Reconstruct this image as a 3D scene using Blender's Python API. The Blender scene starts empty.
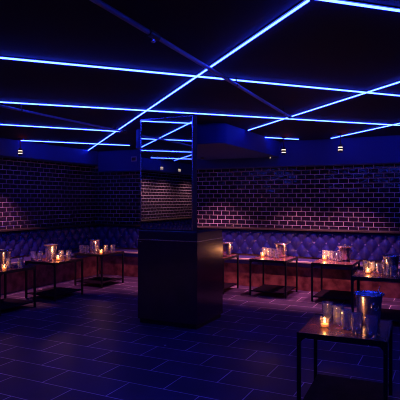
import bpy, bmesh, math, random
from mathutils import Vector, Matrix
random.seed(7)
PI = math.pi
sc = bpy.context.scene
C = sc.collection

# ------------------------------------------------------------------ camera, world, exposure
cam_d = bpy.data.cameras.new('camera'); cam_d.lens = 45.0; cam_d.sensor_width = 36.0; cam_d.clip_start = .05
cam = bpy.data.objects.new('camera', cam_d); C.objects.link(cam)
cam.location = (0, 0, 1.4); cam.rotation_euler = (PI/2, 0, math.atan2(.4472, .8944))
sc.camera = cam
w = bpy.data.worlds.new('world'); sc.world = w; w.use_nodes = True
w.node_tree.nodes['Background'].inputs[0].default_value = (0.1, 0.08, 1, 1)
w.node_tree.nodes['Background'].inputs[1].default_value = 0.004
sc.view_settings.view_transform = 'Standard'; sc.view_settings.look = 'None'
sc.view_settings.gamma = 1.0; sc.view_settings.use_curve_mapping = False
sc.view_settings.exposure = 0.0
sc.cycles.filter_width = 1.0
STRIP = (0.60, 1.35, 28.0)           # radiance of the blue light strips
SPOT_COL = (1.0, 0.31, 0.42); SPOT_W = 190.0
RED_W = 0.10
CANDLE_COL = (1.0, 0.36, 0.12); CANDLE_W = 2.1

# ------------------------------------------------------------------ materials
def mat(name, base=(.5,.5,.5), rough=.5, metal=0.0, spec=.5, noise=None, bump=None, coat=0, emit=None, sheen=0):
    m = bpy.data.materials.new(name); m.use_nodes = True
    nt = m.node_tree; b = nt.nodes['Principled BSDF']
    b.inputs['Base Color'].default_value = (*base, 1)
    b.inputs['Roughness'].default_value = rough
    b.inputs['Metallic'].default_value = metal
    b.inputs['Specular IOR Level'].default_value = spec
    b.inputs['Coat Weight'].default_value = coat
    b.inputs['Coat Roughness'].default_value = .08
    b.inputs['Sheen Weight'].default_value = sheen
    if emit:
        b.inputs['Emission Color'].default_value = (*[c/max(emit) for c in emit], 1)
        b.inputs['Emission Strength'].default_value = max(emit)
    tc = nt.nodes.new('ShaderNodeTexCoord')
    if noise:
        col2, scale, detail = noise
        n = nt.nodes.new('ShaderNodeTexNoise'); n.inputs['Scale'].default_value = scale; n.inputs['Detail'].default_value = detail
        nt.links.new(tc.outputs['Object'], n.inputs['Vector'])
        r = nt.nodes.new('ShaderNodeValToRGB'); r.color_ramp.elements[0].position = .35; r.color_ramp.elements[1].position = .68
        r.color_ramp.elements[0].color = (*base, 1); r.color_ramp.elements[1].color = (*col2, 1)
        nt.links.new(n.outputs['Fac'], r.inputs['Fac']); nt.links.new(r.outputs['Color'], b.inputs['Base Color'])
    if bump:
        scale, strength, dist = bump
        n = nt.nodes.new('ShaderNodeTexNoise'); n.inputs['Scale'].default_value = scale; n.inputs['Detail'].default_value = 2
        nt.links.new(tc.outputs['Object'], n.inputs['Vector'])
        bp = nt.nodes.new('ShaderNodeBump'); bp.inputs['Strength'].default_value = strength; bp.inputs['Distance'].default_value = dist
        nt.links.new(n.outputs['Fac'], bp.inputs['Height']); nt.links.new(bp.outputs['Normal'], b.inputs['Normal'])
    return m

def thin_glass(name, tint=(.92,.95,1), rough=.03, body=.22):
    """thin blown glass: clear with fresnel reflections and a little haze"""
    m = bpy.data.materials.new(name); m.use_nodes = True
    nt = m.node_tree; nt.nodes.clear()
    out = nt.nodes.new('ShaderNodeOutputMaterial')
    tr = nt.nodes.new('ShaderNodeBsdfTransparent'); tr.inputs[0].default_value = (*tint, 1)
    gl = nt.nodes.new('ShaderNodeBsdfGlossy'); gl.inputs['Roughness'].default_value = rough
    df = nt.nodes.new('ShaderNodeBsdfTranslucent'); df.inputs[0].default_value = (.80,.80,1.0,1)
    lw = nt.nodes.new('ShaderNodeLayerWeight'); lw.inputs['Blend'].default_value = .6
    mr = nt.nodes.new('ShaderNodeMapRange'); mr.inputs['To Min'].default_value = .12; mr.inputs['To Max'].default_value = .85
    nt.links.new(lw.outputs['Facing'], mr.inputs['Value'])
    m1 = nt.nodes.new('ShaderNodeMixShader')
    mb = nt.nodes.new('ShaderNodeMapRange'); mb.inputs['To Min'].default_value = body; mb.inputs['To Max'].default_value = body*3
    nt.links.new(lw.outputs['Facing'], mb.inputs['Value']); nt.links.new(mb.outputs[0], m1.inputs[0])
    nt.links.new(tr.outputs[0], m1.inputs[1]); nt.links.new(df.outputs[0], m1.inputs[2])
    m2 = nt.nodes.new('ShaderNodeMixShader'); nt.links.new(mr.outputs[0], m2.inputs[0])
    nt.links.new(m1.outputs[0], m2.inputs[1]); nt.links.new(gl.outputs[0], m2.inputs[2])
    nt.links.new(m2.outputs[0], out.inputs[0])
    return m

def clear_glass(name):
    m = mat(name, (.86,.88,1.0), .03)
    b = m.node_tree.nodes['Principled BSDF']
    b.inputs['Transmission Weight'].default_value = .86; b.inputs['IOR'].default_value = 1.52
    return m

def emis(name, rgb):
    m = bpy.data.materials.new(name); m.use_nodes = True
    nt = m.node_tree; nt.nodes.clear()
    out = nt.nodes.new('ShaderNodeOutputMaterial'); e = nt.nodes.new('ShaderNodeEmission')
    k = max(rgb); e.inputs[0].default_value = (*[c/k for c in rgb], 1); e.inputs[1].default_value = k
    nt.links.new(e.outputs[0], out.inputs[0])
    return m

def floor_mat():
    m = bpy.data.materials.new('slate floor tile'); m.use_nodes = True
    nt = m.node_tree; b = nt.nodes['Principled BSDF']; L = nt.links.new
    tc = nt.nodes.new('ShaderNodeTexCoord')
    mp = nt.nodes.new('ShaderNodeMapping'); mp.inputs['Location'].default_value = (1.30, -3.49, 0)
    L(tc.outputs['Object'], mp.inputs['Vector'])
    br = nt.nodes.new('ShaderNodeTexBrick')
    br.offset = .5; br.inputs['Scale'].default_value = 1
    br.inputs['Brick Width'].default_value = .6; br.inputs['Row Height'].default_value = .3
    br.inputs['Mortar Size'].default_value = .0046; br.inputs['Mortar Smooth'].default_value = .3
    br.inputs['Color1'].default_value = (.042,.018,.085,1); br.inputs['Color2'].default_value = (.082,.036,.135,1)
    br.inputs['Mortar'].default_value = (.80,.62,.86,1)
    L(mp.outputs[0], br.inputs['Vector'])
    n = nt.nodes.new('ShaderNodeTexNoise'); n.inputs['Scale'].default_value = 3.5; n.inputs['Detail'].default_value = 5
    L(tc.outputs['Object'], n.inputs['Vector'])
    mr = nt.nodes.new('ShaderNodeMapRange'); mr.inputs['From Min'].default_value = .3; mr.inputs['From Max'].default_value = .7
    mr.inputs['To Min'].default_value = .6; mr.inputs['To Max'].default_value = 1.2
    L(n.outputs['Fac'], mr.inputs['Value'])
    vm = nt.nodes.new('ShaderNodeVectorMath'); vm.operation = 'SCALE'
    L(br.outputs['Color'], vm.inputs[0]); L(mr.outputs[0], vm.inputs['Scale'])
    L(vm.outputs[0], b.inputs['Base Color'])
    r2 = nt.nodes.new('ShaderNodeMapRange'); r2.inputs['To Min'].default_value = .36; r2.inputs['To Max'].default_value = .62
    L(n.outputs['Fac'], r2.inputs['Value']); L(r2.outputs[0], b.inputs['Roughness'])
    b.inputs['Specular IOR Level'].default_value = .35
    ad = nt.nodes.new('ShaderNodeMath'); ad.operation = 'MULTIPLY_ADD'; ad.inputs[1].default_value = .35
    sb = nt.nodes.new('ShaderNodeMath'); sb.operation = 'SUBTRACT'; sb.inputs[0].default_value = 1
    L(br.outputs['Fac'], sb.inputs[1]); L(n.outputs['Fac'], ad.inputs[0]); L(sb.outputs[0], ad.inputs[2])
    bp = nt.nodes.new('ShaderNodeBump'); bp.inputs['Strength'].default_value = .35; bp.inputs['Distance'].default_value = .004
    L(ad.outputs[0], bp.inputs['Height']); L(bp.outputs[0], b.inputs['Normal'])
    return m

M = dict(
    floor=floor_mat(),
    ceil=mat('matt black ceiling paint', (.004,.006,.042), .75, spec=.15, bump=(60,.2,.002)),
    bulk=mat('dark blue painted plaster', (.022,.045,.23), .6, spec=.2, bump=(40,.2,.002)),
    wall=mat('dark wall paint', (.035,.032,.05), .7, spec=.2),
    tile=mat('glazed black tile', (.016,.010,.030), .11, spec=.8, bump=(16,.6,.006)),
    grout=mat('pale grout', (.44,.36,.46), .85, spec=.1),
    leather=mat('tufted blue leather', (.016,.017,.165), .21, spec=.9, bump=(90,.15,.002)),
    button=mat('leather button', (.10,.09,.36), .22, spec=.7),
    seat=mat('seat leather', (.05,.04,.20), .42, spec=.4),
    trim=mat('pale seat edging', (.60,.48,.42), .5, spec=.3),
    base=mat('mottled red plinth', (.13,.025,.035), .5, spec=.3, noise=((.42,.13,.12), 8, 7)),
    ledge=mat('dark ledge wood', (.03,.02,.025), .5),
    counter=mat('dark wine lacquer', (.045,.003,.028), .20, spec=.42, noise=((.065,.005,.036), 5, 3)),
    countertop=mat('black counter top', (.028,.006,.028), .30, spec=.4),
    mirror=mat('mirror silver', (.72,.72,.76), .015, metal=1),
    chrome=mat('satin steel edging', (.35,.35,.5), .25, metal=1),
    steel=mat('brushed stainless steel', (.82,.78,.82), .26, metal=1, bump=(35,.08,.002)),
    black=mat('black powder coated steel', (.012,.011,.016), .42, spec=.4),
    top=mat('polished dark wood', (.20,.075,.07), .20, spec=.6, noise=((.32,.12,.10), 9, 5), coat=.3),
    shelf=mat('dark wood shelf', (.012,.006,.020), .7, spec=.05, noise=((.026,.012,.03), 9, 4)),
    pipe=mat('painted pipe', (.16,.16,.30), .4, spec=.4),
    glass=clear_glass('clear tumbler glass'),
    votive=thin_glass('votive glass', (1,.90,.80), .05, .05),
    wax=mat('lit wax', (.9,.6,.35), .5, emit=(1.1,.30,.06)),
    flame=emis('candle flame', (16, 8.5, 2.6)),
    led=emis('blue light strip', STRIP),
    bulb=emis('warm lamp face', (2.2, 1.6, 1.2)),
    redled=emis('red lamp rim', (2.0, .06, .05)),
    ice=mat('ice', (.8,.85,.95), .08, spec=.9),
    white=mat('white paper', (.8,.8,.8), .6),
    plate=mat('pale plastic plate', (.35,.33,.5), .5),
)

# ------------------------------------------------------------------ mesh helpers
def add_box(bm, x0, x1, y0, y1, z0, z1, mi=0):
    v = [bm.verts.new(p) for p in ((x0,y0,z0),(x1,y0,z0),(x1,y1,z0),(x0,y1,z0),(x0,y0,z1),(x1,y0,z1),(x1,y1,z1),(x0,y1,z1))]
    for f in ((0,3,2,1),(4,5,6,7),(0,1,5,4),(1,2,6,5),(2,3,7,6),(3,0,4,7)):
        bm.faces.new([v[i] for i in f]).material_index = mi
def add_lathe(bm, prof, cx=0, cy=0, n=32, closed=False):
    rings = []
    for r, z in prof:
        if r < 1e-6: rings.append([bm.verts.new((cx, cy, z))])
        else: rings.append([bm.verts.new((cx+r*math.cos(2*PI*k/n), cy+r*math.sin(2*PI*k/n), z)) for k in range(n)])
    for a, b in zip(rings, rings[1:]):
        for k in range(n):
            j = (k+1) % n
            vs = []
            if len(a) == 1 and len(b) == 1: continue
            if len(a) == 1: vs = [a[0], b[j], b[k]]
            elif len(b) == 1: vs = [a[k], a[j], b[0]]
            else: vs = [a[k], a[j], b[j], b[k]]
            bm.faces.new(vs)
def add_tube(bm, pts, r, n=10, closed=False):
    pts = [Vector(p) for p in pts]; rings = []; N = len(pts)
    up = None
    for i, p in enumerate(pts):
        if closed: t = (pts[(i+1) % N]-pts[i-1]).normalized()
        else: t = (pts[min(i+1, N-1)]-pts[max(i-1, 0)]).normalized()
        if up is None: up = t.orthogonal().normalized()
        up = (up - t*up.dot(t)).normalized(); s = t.cross(up)
        rings.append([bm.verts.new(p+r*(math.cos(2*PI*k/n)*up+math.sin(2*PI*k/n)*s)) for k in range(n)])
    prs = list(zip(rings, rings[1:])) + ([(rings[-1], rings[0])] if closed else [])
    for a, b in prs:
        for k in range(n): bm.faces.new([a[k], a[(k+1) % n], b[(k+1) % n], b[k]])
    if not closed:
        bm.faces.new(rings[0][::-1]); bm.faces.new(rings[-1])
def add_prism(bm, poly, z0, z1, mi=0):
    a = [bm.verts.new((x,y,z0)) for x,y in poly]; b = [bm.verts.new((x,y,z1)) for x,y in poly]
    n = len(poly)
    bm.faces.new(a[::-1]).material_index = mi; bm.faces.new(b).material_index = mi
    for i in range(n): bm.faces.new([a[i], a[(i+1)%n], b[(i+1)%n], b[i]]).material_index = mi
def obj(name, bm, mats, parent=None, smooth=False, bevel=0, seg=2):
    bmesh.ops.recalc_face_normals(bm, faces=bm.faces[:])
    me = bpy.data.meshes.new(name); bm.to_mesh(me); bm.free()
    if not isinstance(mats, (list, tuple)): mats = [mats]
    for m in mats: me.materials.append(m)
    if smooth:
        me.polygons.foreach_set('use_smooth', [True]*len(me.polygons))
        try: me.set_sharp_from_angle(angle=math.radians(40))
        except Exception: pass
    o = bpy.data.objects.new(name, me); C.objects.link(o)
    if parent: o.parent = parent
    if bevel:
        b = o.modifiers.new('bevel', 'BEVEL'); b.width = bevel; b.segments = seg; b.limit_method = 'ANGLE'
    return o
def tag(o, label, cat, group=None, kind=None):
    o['label'] = label
    if cat: o['category'] = cat
    if group: o['group'] = group
    if kind: o['kind'] = kind
    return o
def thing(name, label, cat, loc=(0,0,0), rz=0, group=None):
    o = bpy.data.objects.new(name, None); o.empty_display_size = .1; C.objects.link(o)
    o.location = loc; o.rotation_euler = (0,0,rz)
    return tag(o, label, cat, group)
def kids(o): return [c for c in C.objects if c.parent is o]
def copy_tree(o, parent=None):
    c = o.copy(); C.objects.link(c); c.parent = parent
    for ch in kids(o): copy_tree(ch, c)
    return c
def place(proto, state, label, loc, rz=0):
    o = proto if not state.get('used') else copy_tree(proto)
    state['used'] = True
    o.location = loc; o.rotation_euler = (0,0,rz); o['label'] = label
    return o
def struct(name, bm, mats, **k):
    o = obj(name, bm, mats, **k); o['kind'] = 'structure'; return o
B = bmesh.new

# ------------------------------------------------------------------ room shell
XL, XR, YB, YF, H = -6.5, 3.0, -4.5, 8.2, 2.35
b = B(); add_box(b, XL-.2, XR+.2, YB-.2, YF+.2, -.1, 0); struct('floor', b, M['floor'])
b = B(); add_box(b, XL-.2, XR+.2, YB-.2, YF+.2, H, H+.1); struct('ceiling', b, M['ceil'])

def tiled_wall(name, length, z0, z1, xf, seed):
    """wall slab with real subway tiles on its face; xf maps (u, depth, z) to the room"""
    rnd = random.Random(seed)
    b = B()
    add_box(b, 0, length, -.12, 0, 0, H, 1)
    pw, ph, g, t = .1530, .0765, .0105, .006
    rows = int((z1-z0)/ph)+1
    for r in range(rows):
        zb = z0+r*ph
        u = -(pw/2 if r % 2 else 0)
        while u < length:
            a0, a1 = max(u+g/2, 0), min(u+pw-g/2, length)
            c0, c1 = zb+g/2, min(zb+ph-g/2, z1)
            u += pw
            if a1-a0 < .01 or c1-c0 < .01: continue
            tx, tz = rnd.gauss(0, .011), rnd.gauss(0, .013)
            q = .0035
            def P(uu, zz, d): return b.verts.new((uu, d+(uu-(a0+a1)/2)*tx+(zz-(c0+c1)/2)*tz, zz))
            o4 = [b.verts.new((a0,0,c0)), b.verts.new((a1,0,c0)), b.verts.new((a1,0,c1)), b.verts.new((a0,0,c1))]
            m4 = [P(a0,c0,t*.6), P(a1,c0,t*.6), P(a1,c1,t*.6), P(a0,c1,t*.6)]
            i4 = [P(a0+q,c0+q,t), P(a1-q,c0+q,t), P(a1-q,c1-q,t), P(a0+q,c1-q,t)]
            b.faces.new(i4)
            for k in range(4):
                j = (k+1) % 4
                b.faces.new([m4[k], m4[j], i4[j], i4[k]]); b.faces.new([o4[k], o4[j], m4[j], m4[k]])
    bmesh.ops.transform(b, matrix=xf, verts=b.verts)
    return struct(name, b, [M['tile'], M['grout']])
# back wall: u along +X, outward normal -Y
tiled_wall('wall_back', XR-XL, .90, 2.05, Matrix(((1,0,0,XL),(0,-1,0,YF),(0,0,1,0),(0,0,0,1))), 3)
# left wall: u along -Y from the corner, normal +X
tiled_wall('wall_left', YF-YB, .90, 2.16, Matrix(((0,1,0,XL),(-1,0,0,YF),(0,0,1,0),(0,0,0,1))), 5)
b = B(); add_box(b, XR, XR+.12, YB, YF, 0, H); struct('wall_right', b, M['wall'])
b = B(); add_box(b, XL, XR, YB-.12, YB, 0, H); struct('wall_rear', b, M['wall'])
# bulkheads under the ceiling
b = B(); add_box(b, -6.15, XR, 7.85, 8.19, 1.95, H); struct('trim_1', b, M['bulk'], bevel=.004)
b = B(); add_box(b, XL+.01, -6.15, YB, 8.19, 2.085, H); struct('trim_2', b, M['bulk'], bevel=.004)
# boxed duct with rounded front corners running back to the bulkhead
poly = [(-2.48, 7.85), (-3.85, 7.85)]
poly += [(-3.65+.20*math.cos(a), 5.80+.20*math.sin(a)) for a in [PI+PI/2*k/10 for k in range(11)]]
poly += [(-2.60+.12*math.cos(a), 5.72+.12*math.sin(a)) for a in [-PI/2+PI/2*k/10 for k in range(11)]]
b = B(); add_prism(b, poly, 2.10, H); struct('trim_3', b, M['bulk'], smooth=True)
# ledges capping the benches
b = B(); add_box(b, XL+.13, XR, 8.03, 8.195, .895, .925); struct('trim_4', b, M['ledge'], bevel=.005)
b = B(); add_box(b, XL+.005, XL+.17, YB, 8.195, .895, .925); struct('trim_5', b, M['ledge'], bevel=.005)

# ------------------------------------------------------------------ light strips on the ceiling
def strip(p0, p1, label):
    p0, p1 = Vector((*p0, 0)), Vector((*p1, 0)); d = p1-p0; L = d.length
    t = thing('light_strip', label, 'light strip', (p0.x, p0.y, H), math.atan2(d.y, d.x), 'blue ceiling light strips')
    b = B(); add_box(b, 0, L, -.012, .012, -.006, 0); obj('channel', b, M['black'], t)
    b = B(); add_box(b, .003, L-.003, -.0045, .0045, -.017, -.006); obj('diffuser', b, M['led'], t, bevel=.003)
def S(x0, y0, x1, y1, label): strip((x0, y0), (x1, y1), label)
S(-3.35, 1.60, .80, 6.15, 'long blue light strip crossing the whole ceiling above the other full-width strip')
S(-4.90, 2.38, .42, 7.74, 'long blue light strip crossing the ceiling just above the top of the mirror')
S(-5.80, 3.45, -4.005, 5.699, 'blue light strip on the left ending in a dash past the thin pipe')
S(-6.062, 5.78, -4.929, 7.163, 'short blue light strip over the left spotlight, lowest strip on the left side')
S(-2.540, 7.07, -2.093, 7.618, 'very short blue light strip by the back bulkhead, right of the drop beam')
S(-6.145, 7.537, -.590, 2.327, 'bright diagonal blue light strip rising from the left corner to the top edge')
S(-.574, 2.312, 1.25, 4.13, 'blue light strip in the top right corner, meeting the long diagonal at a point')
S(-2.435, 6.317, 1.0, 2.93, 'blue light strip slanting up to the right from the end of the drop beam')
S(-1.623, 7.711, .35, 5.62, 'blue light strip at the far right starting above the right-hand spotlight')
S(-5.65, 2.35, -3.55, .12, 'faint blue light strip seen only in the lower middle of the mirror')
S(-4.35, 3.55, -2.95, 2.05, 'blue light strip seen only in the mirror, between its diagonal and its lowest strips')
S(-5.95, .40, -4.9, -.75, 'farthest flat blue light strip reflected low in the mirror above the spotlights')
S(-5.85, -.48, -4.5, .95, 'small slanted blue light strip reflected at the right edge of the mirror')

S(-2.2, -.9, 1.3, 2.6, 'added unseen blue light strip overhead, directly above and behind the camera')  # added out of view for blue highlights on foreground glass and steel
S(-1.2, -2.9, 2.5, .8, 'added unseen blue light strip further behind the camera')  # extra unseen strip, put in to light the foreground blue
S(-.2, 1.0, 2.4, -1.6, 'added unseen diagonal blue light strip to the right of the camera')  # another unseen strip, added for glints on the nearest table

# ------------------------------------------------------------------ pipes under the ceiling
t = thing('ceiling_pipe', 'thick blue painted pipe under the ceiling slanting from top left towards the centre', 'pipe', (-1.379, .6, H-.055), .0352)
b = B(); add_tube(b, [(0,0,0), (-.0,4.62,0)], .0135, 12); obj('pipe', b, M['pipe'], t, smooth=True)
b = B(); add_tube(b, [(0,1.66,0), (0,1.76,0)], .021, 12); add_tube(b, [(0,1.71,0), (0,1.71,-.022)], .010, 10); obj('coupling', b, M['black'], t, smooth=True)
b = B(); add_lathe(b, [(0,-.040),(.013,-.038),(.013,-.036),(.005,-.033),(.007,-.022),(0,-.022)], 0, 1.71, 14); obj('sprinkler_head', b, M['steel'], t, smooth=True)
b = B(); add_tube(b, [(0,4.60,0), (0,4.66,0)], .019, 12); obj('end_cap', b, M['black'], t, smooth=True)
for y in (.8, 3.0, 4.4):
    b = B(); add_tube(b, [(0,y,0), (0,y,.055)], .005, 6); add_tube(b, [(0,y-.008,0), (0,y+.008,0)], .0165, 12); obj('hanger', b, M['black'], t)
t = thing('ceiling_pipe', 'thin dark pipe under the ceiling over the left tables, ending at the diagonal strip', 'pipe', (-3.76, 1.4, H-.07))
b = B(); add_tube(b, [(0,0,0), (0,3.92,0)], .012, 12); obj('pipe', b, M['pipe'], t, smooth=True)
b = B(); add_tube(b, [(0,3.9,0), (0,3.97,0)], .018, 12); obj('end_cap', b, M['black'], t, smooth=True)
for y in (.5, 2.2, 3.7):
    b = B(); add_tube(b, [(0,y,0), (0,y,.07)], .005, 6); add_tube(b, [(0,y-.008,0), (0,y+.008,0)], .0145, 12); obj('hanger', b, M['black'], t)

# ------------------------------------------------------------------ tufted banquettes
def tufted(length, z0, z1, w_, h_, zrow):
    """quilted back cushion face: u along X, puffing towards -Y, zero at the buttons"""
    b = B(); du = .02; nu = int(length/du); nz = int((z1-z0)/.018)
    grid = []
    for j in range(nz+1):
        row = []
        z = z0+(z1-z0)*j/nz
        for i in range(nu+1):
            u = length*i/nu
            a_, b_ = u/w_+(z-zrow)/h_, u/w_-(z-zrow)/h_
            p = abs(math.sin(PI*a_)*math.sin(PI*b_))**.55
            edge = min(1, (z1-z)/.05)**.5 if z1 > z else 0
            row.append(b.verts.new((u, -(.03+.044*p)*max(edge, .2)-.02, z)))
        grid.append(row)
    for j in range(nz):
        for i in range(nu): b.faces.new([grid[j][i], grid[j][i+1], grid[j+1][i+1], grid[j+1][i]])
    # top, back and ends of the slab
    lo = [b.verts.new((0,.0,z0)), b.verts.new((length,0,z0)), b.verts.new((length,0,z1)), b.verts.new((0,0,z1))]
    b.faces.new(lo)
    b.faces.new(grid[nz][:]+[lo[2], lo[3]])
    b.faces.new([grid[j][0] for j in range(nz+1)]+[lo[3], lo[0]])
    b.faces.new([grid[j][nu] for j in range(nz+1)]+[lo[2], lo[1]])
    return b
WT, HT, ZR = .20, .28, .84
def banquette(label, loc, rz, length, back_len, vis):
    t = thing('tufted_banquette', label, 'banquette', loc, rz, 'tufted banquettes')
    obj('backrest', tufted(back_len, .47, .893, WT, HT, ZR), M['leather'], t, smooth=True)
    b = B(); add_box(b, 0, length, -.565, -.10, .36, .445); obj('seat', b, M['seat'], t, bevel=.02, seg=3)
    b = B(); add_box(b, 0, length, -.578, -.545, .425, .452); o = obj('seat_edging', b, M['trim'], t, bevel=.005); o['label'] = 'pale edging along the front of the seat'
    b = B(); add_box(b, 0, length, -.545, -.02, .0, .358)
    obj('plinth', b, M['base'], t, bevel=.003)
    bb = None; rest = B(); nrest = 0
    for r, z in enumerate((.84, .70, .56)):
        for k in range(int(back_len/WT)+1):
            u = k*WT+(WT/2 if r % 2 else 0)
            if u > back_len-.03 or u < .03: continue
            if r < 2 and vis[0] < u < vis[1]:
                if bb is None:
                    m = B(); add_lathe(m, [(0,.0),(.013,.001),(.015,.005),(.011,.010),(0,.013)], 0, 0, 10)
                    bmesh.ops.rotate(m, cent=(0,0,0), matrix=Matrix.Rotation(PI/2, 3, 'X'), verts=m.verts)
                    bb = obj('button', m, M['button'], t, smooth=True); o = bb
                else: o = bb.copy(); C.objects.link(o)
                o.location = (u, -.048, z)
            else:
                n0 = len(rest.verts)
                add_lathe(rest, [(0,.0),(.013,.001),(.015,.005),(.011,.010),(0,.013)], 0, 0, 8)
                rest.verts.ensure_lookup_table(); vs = rest.verts[n0:]
                bmesh.ops.rotate(rest, cent=(0,0,0), matrix=Matrix.Rotation(PI/2, 3, 'X'), verts=vs)
                bmesh.ops.translate(rest, vec=(u, -.048, z), verts=vs); nrest += 1
    o = obj('button', rest, M['button'], t, smooth=True); o['kind'] = 'stuff'
    return t
banquette('blue tufted leather bench along the back wall behind the right-hand tables', (XL+.02, 8.16, 0), 0, 9.45, 9.45, (.2, 6.0))
banquette('blue tufted leather bench along the left wall behind the three left tables', (XL+.03, YB+.05, 0), PI/2, 12.05, 12.50, (8.8, 12.0))

# ------------------------------------------------------------------ counter with the mirror panel on it
t = thing('bar_counter', 'dark wine-coloured square counter in the middle of the floor', 'counter', (-2.81, 5.13, 0))
b = B(); add_box(b, -.38, .38, -.34, .34, .05, .955); obj('body', b, M['counter'], t, bevel=.004)
b = B(); add_box(b, -.36, .36, -.32, .32, 0, .052); obj('plinth', b, M['black'], t)
b = B(); add_box(b, -.375, .375, -.33, .335, .955, 1.05); obj('counter_top', b, M['countertop'], t, bevel=.006)
b = B(); add_box(b, -.383, .383, -.344, -.334, .945, .958); add_box(b, .376, .384, -.344, .34, .945, .958); obj('edge_strip', b, M['chrome'], t, bevel=.001)
for x, z in ((-.36, .93), (-.335, .93), (-.36, .90)):
    b = B(); add_lathe(b, [(0,0),(.006,0),(.005,.004),(0,.005)], 0, 0, 10)
    bmesh.ops.rotate(b, cent=(0,0,0), matrix=Matrix.Rotation(PI/2, 3, 'X'), verts=b.verts)
    o = obj('rivet', b, M['steel'], t, smooth=True); o.location = (x, -.34, z)
t = thing('mirror_panel', 'tall mirror panel standing on the counter and reaching the ceiling', 'mirror', (-2.900, 4.985, 1.051))
hh = H-1.051-.003
b = B(); add_box(b, -.345, .345, -.048, .05, 0, hh); obj('panel', b, M['wall'], t)
b = B(); add_box(b, -.335, .335, -.056, -.048, .012, hh-.02); obj('mirror_glass', b, M['mirror'], t)
for x in (-.345, .335):
    b = B(); add_box(b, x, x+.010, -.062, -.0485, 0, hh); obj('frame_edge', b, M['chrome'], t, bevel=.002)
b = B(); add_box(b, -.3345, .3345, -.062, -.0485, hh-.018, hh); obj('frame_edge', b, M['chrome'], t, bevel=.002)

# ------------------------------------------------------------------ ceiling spotlights
def spot_proto():
    t = thing('ceiling_spotlight', '', 'spotlight', group='ceiling spotlights')
    b = B(); add_lathe(b, [(0,0),(.045,0),(.045,-.012),(.012,-.02),(0,-.02)], 0, 0, 20); obj('mount', b, M['black'], t, smooth=True)
    b = B(); add_tube(b, [(0,0,-.018),(0,0,-.16)], .007, 8); obj('stem', b, M['black'], t, smooth=True)
    b = B(); add_lathe(b, [(0,-.15),(.022,-.155),(.030,-.17),(.030,-.265),(.027,-.268),(.025,-.24),(0,-.238)], 0, 0, 24); obj('housing', b, M['black'], t, smooth=True)
    for z in (-.193, -.232):
        b = B(); add_lathe(b, [(.0302,z-.005),(.032,z-.005),(.032,z+.005),(.0302,z+.005),(.0302,z-.005)], 0, 0, 24); o = obj('glow_ring', b, M['bulb'], t, smooth=True); o['label'] = 'lit slot around the housing'
    b = B(); add_lathe(b, [(0,-.2505),(.024,-.2505),(.024,-.249),(0,-.249)], 0, 0, 20); obj('lens', b, M['bulb'], t)
    return t
P = spot_proto(); st = {}
lamps = [(-1.41, 7.33, 'right-hand ceiling spotlight, hanging over the third table of the back row', 1),
         (-2.25, 7.33, 'spotlight hanging above the table just right of the counter', 1),
         (-3.66, 7.40, 'spotlight just right of the mirror, below the dark drop beam', 1),
         (-5.93, 5.66, 'spotlight on the left before the blue bulkhead, by the end of a strip', .75),
         (-4.55, 7.33, 'added unseen spotlight behind the mirror panel, brightening the far left corner', .8),  # hidden lamp added to brighten the far left table and plinth
         (-5.98, -.12, 'spotlight reflected as the brighter glow in the mirror', .3),
         (-5.98, -.97, 'spotlight reflected at the lower right of the mirror', .3),
         (-5.98, -2.30, 'added unseen spotlight well behind the camera, brightening the mirrored left wall', .3)]  # extra lamp out of view, evens the light on the mirrored wall
SPOTS = {lb: place(P, st, lb, (x, y, H)) for x, y, lb, k in lamps}
for x, y, lb, k in lamps:
    o = SPOTS[lb]
    ld = bpy.data.lights.new('spot_lamp', 'SPOT'); ld.energy = SPOT_W*k; ld.color = SPOT_COL
    ld.spot_size = math.radians(84 if k > .5 else 150); ld.spot_blend = .7
    if k < .5: ld.color = (1, .45, .38); ld.shadow_soft_size = .02
    lo = bpy.data.objects.new('spot_lamp', ld); C.objects.link(lo); lo.parent = o; lo.location = (0, 0, -.275)
    if k > .5: lo.rotation_euler = (.14, 0, 0) if x > -5 else (.03, .07, 0)
    if k > .5:
        rd = bpy.data.lights.new('red_leak', 'POINT'); rd.energy = RED_W; rd.color = (1, .05, .05); rd.shadow_soft_size = .015
        ro = bpy.data.objects.new('red_leak', rd); C.objects.link(ro); ro.parent = o; ro.location = (.05, 0, -.06)
b = B(); add_lathe(b, [(0,0),(.018,0),(.018,-.03),(.012,-.04),(0,-.04)], 0, 0, 14)
o = tag(obj('sensor', b, M['black'], smooth=True), 'tiny ceiling sensor with a small orange light between beam and spotlight', 'sensor'); o.location = (-2.62, 7.80, 2.13)
b = B(); add_lathe(b, [(0,-.0405),(.007,-.0405),(.007,-.046),(0,-.048)], 0, 0, 10); obj('indicator_light', b, M['bulb'], o)
b = B(); add_box(b, -.06, .06, -.012, 0, -.045, .045)
o = tag(obj('wall_sign', b, M['plate'], bevel=.004), 'small pale rectangular plate on the bulkhead left of the mirror', 'sign'); o.location = (-5.31, 7.849, 2.17)
b = B(); add_box(b, -.045, .045, -.016, -.0121, -.030, .030); obj('sign_face', b, M['wall'], o)

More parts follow.
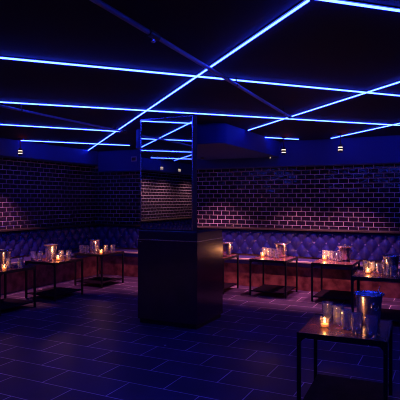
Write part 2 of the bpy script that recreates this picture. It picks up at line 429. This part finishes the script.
# ------------------------------------------------------------------ tables
TW, TD, TZ = .28, .30, .53
def fillet_frame(b, along, fixed, half, z_top, z_bot, r=.055, t=.011):
    """two curved corner gussets between leg and rail in a vertical plane"""
    for s in (-1, 1):
        for zc, sg in ((z_top, -1),):
            pts = [(s*half, zc)]+[(s*(half-r)+s*r*math.cos(a)*1.0, zc+sg*r-sg*r*math.sin(a)) for a in [PI/2*k/8 for k in range(9)]]
            ps = []
            lo, up = [], []
            for (u, z) in pts:
                if along == 'x': lo.append(b.verts.new((u, fixed-t/2, z))); up.append(b.verts.new((u, fixed+t/2, z)))
                else: lo.append(b.verts.new((fixed-t/2, u, z))); up.append(b.verts.new((fixed+t/2, u, z)))
            n = len(lo); b.faces.new(lo); b.faces.new(up[::-1])
            for i in range(n): b.faces.new([lo[i], lo[(i+1) % n], up[(i+1) % n], up[i]])
def table_proto():
    t = thing('cocktail_table', '', 'table', group='low bar tables')
    b = B(); add_box(b, -TW+.008, TW-.008, -TD+.008, TD-.008, TZ-.018, TZ); obj('table_top', b, M['top'], t, bevel=.003)
    b = B()
    for s in (-1, 1):
        add_box(b, -TW, TW, s*(TD-.006)-.006, s*(TD-.006)+.006, TZ-.032, TZ+.003)
        add_box(b, s*(TW-.006)-.006, s*(TW-.006)+.006, -TD+.012, TD-.012, TZ-.032, TZ+.003)
        fillet_frame(b, 'x', s*(TD-.010), TW-.02, TZ-.03, .1); fillet_frame(b, 'y', s*(TW-.010), TD-.02, TZ-.03, .1)
    obj('frame', b, M['black'], t)
    for sx in (-1, 1):
        for sy in (-1, 1):
            x, y = sx*(TW-.0125), sy*(TD-.0125)
            b = B(); add_box(b, x-.0125, x+.0125, y-.0125, y+.0125, 0, TZ-.032)
            l = obj('leg', b, M['black'], t, bevel=.002)
            b = B(); add_lathe(b, [(0,0),(.005,0),(.004,.003),(0,.004)], 0, 0, 8)
            bmesh.ops.rotate(b, cent=(0,0,0), matrix=Matrix.Rotation(PI/2, 3, 'X'), verts=b.verts)
            o = obj('bolt', b, M['steel'], l, smooth=True); o.location = (x, y-.0125, TZ-.075)
    b = B(); add_box(b, -TW+.026, TW-.026, -TD+.004, TD-.004, .058, .074); obj('shelf', b, M['shelf'], t, bevel=.002)
    return t
T = table_proto(); st = {}
TABLES = dict(
    near=(-.635, 3.53, 'nearest low table at bottom right with five tumblers, candle and ice bucket'),
    edge=(-.74, 6.17, 'low table cut by the right edge of the frame, behind the nearest table'),
    third=(-1.44, 7.17, 'low table in front of the back bench under the right spotlight'),
    second=(-2.36, 7.20, 'low table in front of the back bench, right of the counter, beside open floor'),
    hidden=(-3.28, 7.08, 'low table mostly hidden behind the counter, its right corner showing'),
    left_far=(-5.22, 6.70, 'farthest of the three left tables, in the left corner of the room'),
    left_mid=(-5.15, 5.57, 'middle of the three left tables, with the brightest candle of them'),
    left_near=(-5.13, 4.60, 'left table cut by the left edge of the frame'))
for x, y, lb in TABLES.values(): place(T, st, lb, (x, y, 0), .05 if 'nearest' in lb else 0)

# ------------------------------------------------------------------ ice buckets
def bucket_proto():
    t = thing('ice_bucket', '', 'bucket', group='steel ice buckets')
    prof = [(0,0),(.068,0),(.073,.006),(.076,.03),(.088,.17),(.090,.196),(.086,.196),(.073,.03),(.068,.010),(0,.010)]
    b = B(); add_lathe(b, prof, 0, 0, 40); obj('body', b, M['steel'], t, smooth=True)
    b = B(); add_lathe(b, [(.0895,.190),(.104,.198),(.107,.203),(.104,.207),(.088,.200),(.0865,.194)], 0, 0, 40); obj('rim', b, M['steel'], t, smooth=True)
    for s in (-1, 1):
        b = B(); add_tube(b, [(.092+.004, .024*math.cos(a), .125+.024*math.sin(a)) for a in [2*PI*k/20 for k in range(20)]], .004, 8, True)
        add_tube(b, [(.084,0,.149),(.100,0,.149)], .007, 10)
        if s < 0: bmesh.ops.rotate(b, cent=(0,0,0), matrix=Matrix.Rotation(PI, 3, 'Z'), verts=b.verts)
        obj('ring_handle', b, M['steel'], t, smooth=True)
    return t
K = bucket_proto(); st = {}
z0 = TZ+.001
for x, y, rz, lb in [
    (-.515, 3.72, -1.0, 'large steel ice bucket at the back of the nearest table, piled with ice'),
    (-.630, 6.37, .5, 'steel ice bucket at the right edge of the frame on the cut-off table'),
    (-1.345, 7.33, .5, 'steel ice bucket on the table under the right spotlight'),
    (-2.30, 7.37, -.5, 'steel ice bucket on the table just right of the counter'),
    (-3.11, 7.13, .5, 'steel ice bucket half hidden behind the right side of the counter'),
    (-5.34, 6.72, 1.6, 'steel ice bucket on the farthest left table in the corner'),
    (-5.31, 5.66, 1.6, 'steel ice bucket on the middle left table behind the candle'),
    (-5.29, 4.76, 1.6, 'steel ice bucket cut by the left edge of the frame')]:
    place(K, st, lb, (x, y, z0), rz)
# ice heaped in the nearest bucket, with tongs
b = B(); rnd = random.Random(2)
for k in range(70):
    a, r = rnd.random()*2*PI, .078*math.sqrt(rnd.random()); s = rnd.uniform(.008, .013)
    zc = .150+.040*(1-(r/.085)**2)+rnd.uniform(-.004, .012); n0 = len(b.verts)
    r = min(r, .066)
    add_box(b, -s, s, -s, s, -s, s); b.verts.ensure_lookup_table(); vs = b.verts[n0:]
    mx = Matrix.Translation((r*math.cos(a), r*math.sin(a), zc)) @ Matrix.Rotation(rnd.random()*3, 4, 'X') @ Matrix.Rotation(rnd.random()*3, 4, 'Z')
    bmesh.ops.transform(b, matrix=mx, verts=vs)
o = tag(obj('ice_cubes', b, M['ice'], bevel=.002), 'ice cubes heaped in the bucket on the nearest table', 'ice', kind='stuff'); o.location = (-.515, 3.72, z0)
t = thing('ice_tongs', 'thin steel ice tongs sticking up out of the nearest bucket', 'tongs', (-.515, 3.72, z0))
for s in (-1, 1):
    b = B(); add_tube(b, [(.045, .030+s*.004, .135), (.052, .034+s*.013, .19), (.060, .038+s*.012, .225), (.066, .042+s*.003, .248)], .0028, 8); obj('arm', b, M['steel'], t, smooth=True)
b = B(); add_tube(b, [(.066, .039, .248), (.069, .042, .253), (.066, .045, .248)], .0028, 8); obj('hinge', b, M['steel'], t, smooth=True)

# ------------------------------------------------------------------ tumblers
def glass_proto():
    b = B()
    add_lathe(b, [(0,0),(.030,0),(.0335,.004),(.0355,.04),(.0385,.115),(.039,.127),(.0382,.130),(.0370,.130),(.0362,.127),(.0325,.04),(.0305,.022),(.027,.017),(0,.016)], 0, 0, 28)
    o = obj('tumbler', b, M['glass'], smooth=True)
    return tag(o, '', 'glass', 'empty tumblers')
G = glass_proto(); st = {}
GL = [  # nearest table, in a slanting row
 (-.795,3.66,'empty tumbler behind the candle on the nearest table, far end of the row'),
 (-.700,3.57,'second empty tumbler from the candle on the nearest table'),
 (-.625,3.46,'middle tumbler of the slanting row of five on the nearest table'),
 (-.545,3.385,'fourth tumbler from the candle on the nearest table, before the bucket'),
 (-.445,3.33,'front right tumbler on the nearest table, closest to the camera'),
 (-.925,6.40,'tumbler behind the candle on the table at the right edge'),
 (-.83,6.30,'tumbler just right of the candle on the table at the right edge'),
 (-.745,6.21,'middle tumbler on the table at the right edge, left of the bucket'),
 (-.655,6.12,'tumbler in front of the bucket on the table at the right edge'),
 (-.57,6.02,'rightmost tumbler on the table at the right edge, before the bucket'),
 (-1.652,7.42,'tumbler behind the candle on the table under the right spotlight'),
 (-1.565,7.37,'tumbler just right of the candle on the table under the right spotlight'),
 (-1.49,7.29,'third tumbler along on the table under the right spotlight'),
 (-1.405,7.22,'tumbler in front of the bucket on the table under the right spotlight'),
 (-2.585,7.42,'tumbler behind the candle on the table right of the counter'),
 (-2.49,7.36,'tumbler just right of the candle on the table right of the counter'),
 (-2.41,7.28,'third tumbler along on the table right of the counter'),
 (-2.315,7.20,'tumbler in front of the bucket on the table right of the counter'),
 (-5.385,6.45,'leftmost tumbler on the farthest left table'),
 (-5.28,6.45,'second tumbler from the left on the farthest left table'),
 (-5.155,6.50,'middle tumbler before the bucket on the farthest left table'),
 (-5.06,6.66,'tumbler behind the candle on the farthest left table'),
 (-4.985,6.75,'rightmost tumbler on the farthest left table'),
 (-5.355,5.35,'leftmost tumbler on the middle left table'),
 (-5.245,5.37,'second tumbler from the left on the middle left table'),
 (-5.12,5.43,'tumbler before the bucket on the middle left table'),
 (-5.135,5.69,'tumbler behind the candle on the middle left table'),
 (-5.00,5.70,'rightmost tumbler on the middle left table'),
 (-5.03,4.60,'tumbler right of the candle on the table cut by the left edge'),
 (-4.93,4.71,'rightmost tumbler on the table cut by the left edge'),
]
for i, (x, y, lb) in enumerate(GL): place(G, st, lb, (x, y, z0), .3*i)

# ------------------------------------------------------------------ candles
def candle_proto():
    t = thing('votive_candle', '', 'candle', group='lit votive candles')
    b = B(); add_lathe(b, [(0,0),(.028,0),(.031,.004),(.033,.070),(.0305,.070),(.0285,.010),(0,.008)], 0, 0, 28); obj('glass_holder', b, M['votive'], t, smooth=True)
    b = B(); add_lathe(b, [(0,.0085),(.0262,.0085),(.0268,.026),(.010,.023),(0,.023)], 0, 0, 24); obj('wax', b, M['wax'], t, smooth=True)
    b = B(); add_tube(b, [(0,0,.022),(0,0,.032)], .0012, 6); obj('wick', b, M['black'], t)
    b = B(); add_lathe(b, [(0,.029),(.007,.035),(.0085,.042),(.0045,.054),(0,.062)], 0, 0, 14); obj('flame', b, M['flame'], t, smooth=True)
    return t
V = candle_proto(); st = {}
CANDLES = [
    (-.765, 3.43, 'lit candle in a glass at the front left of the nearest table', .4),
    (-.868, 6.18, 'lit candle on the table at the right edge of the frame', 1.2),
    (-1.628, 7.29, 'lit candle on the table under the right spotlight', 1.2),
    (-2.565, 7.27, 'lit candle on the table just right of the counter', 1.2),
    (-5.050, 6.52, 'lit candle on the farthest left table', .7),
    (-5.060, 5.54, 'brightest lit candle on the left, on the middle left table', 1.0),
    (-4.955, 4.47, 'lit candle at the left edge of the frame, low in its glass', .45)]
LIT = {lb: place(V, st, lb, (x, y, z0)) for x, y, lb, k in CANDLES}
for x, y, lb, k in CANDLES:
    o = LIT[lb]
    ld = bpy.data.lights.new('candle_light', 'POINT'); ld.energy = CANDLE_W*k; ld.color = CANDLE_COL; ld.shadow_soft_size = .012
    lo = bpy.data.objects.new('candle_light', ld); C.objects.link(lo); lo.parent = o; lo.location = (0, 0, .082)

# a scrap on the floor
b = B(); add_box(b, -.010, .010, -.014, .014, 0, .0035); o = tag(obj('paper_scrap', b, M['white'], bevel=.001), 'tiny white scrap lying on the floor at left', 'litter'); o.location = (-2.45, 4.15, .0005); o.rotation_euler = (0, 0, .5)
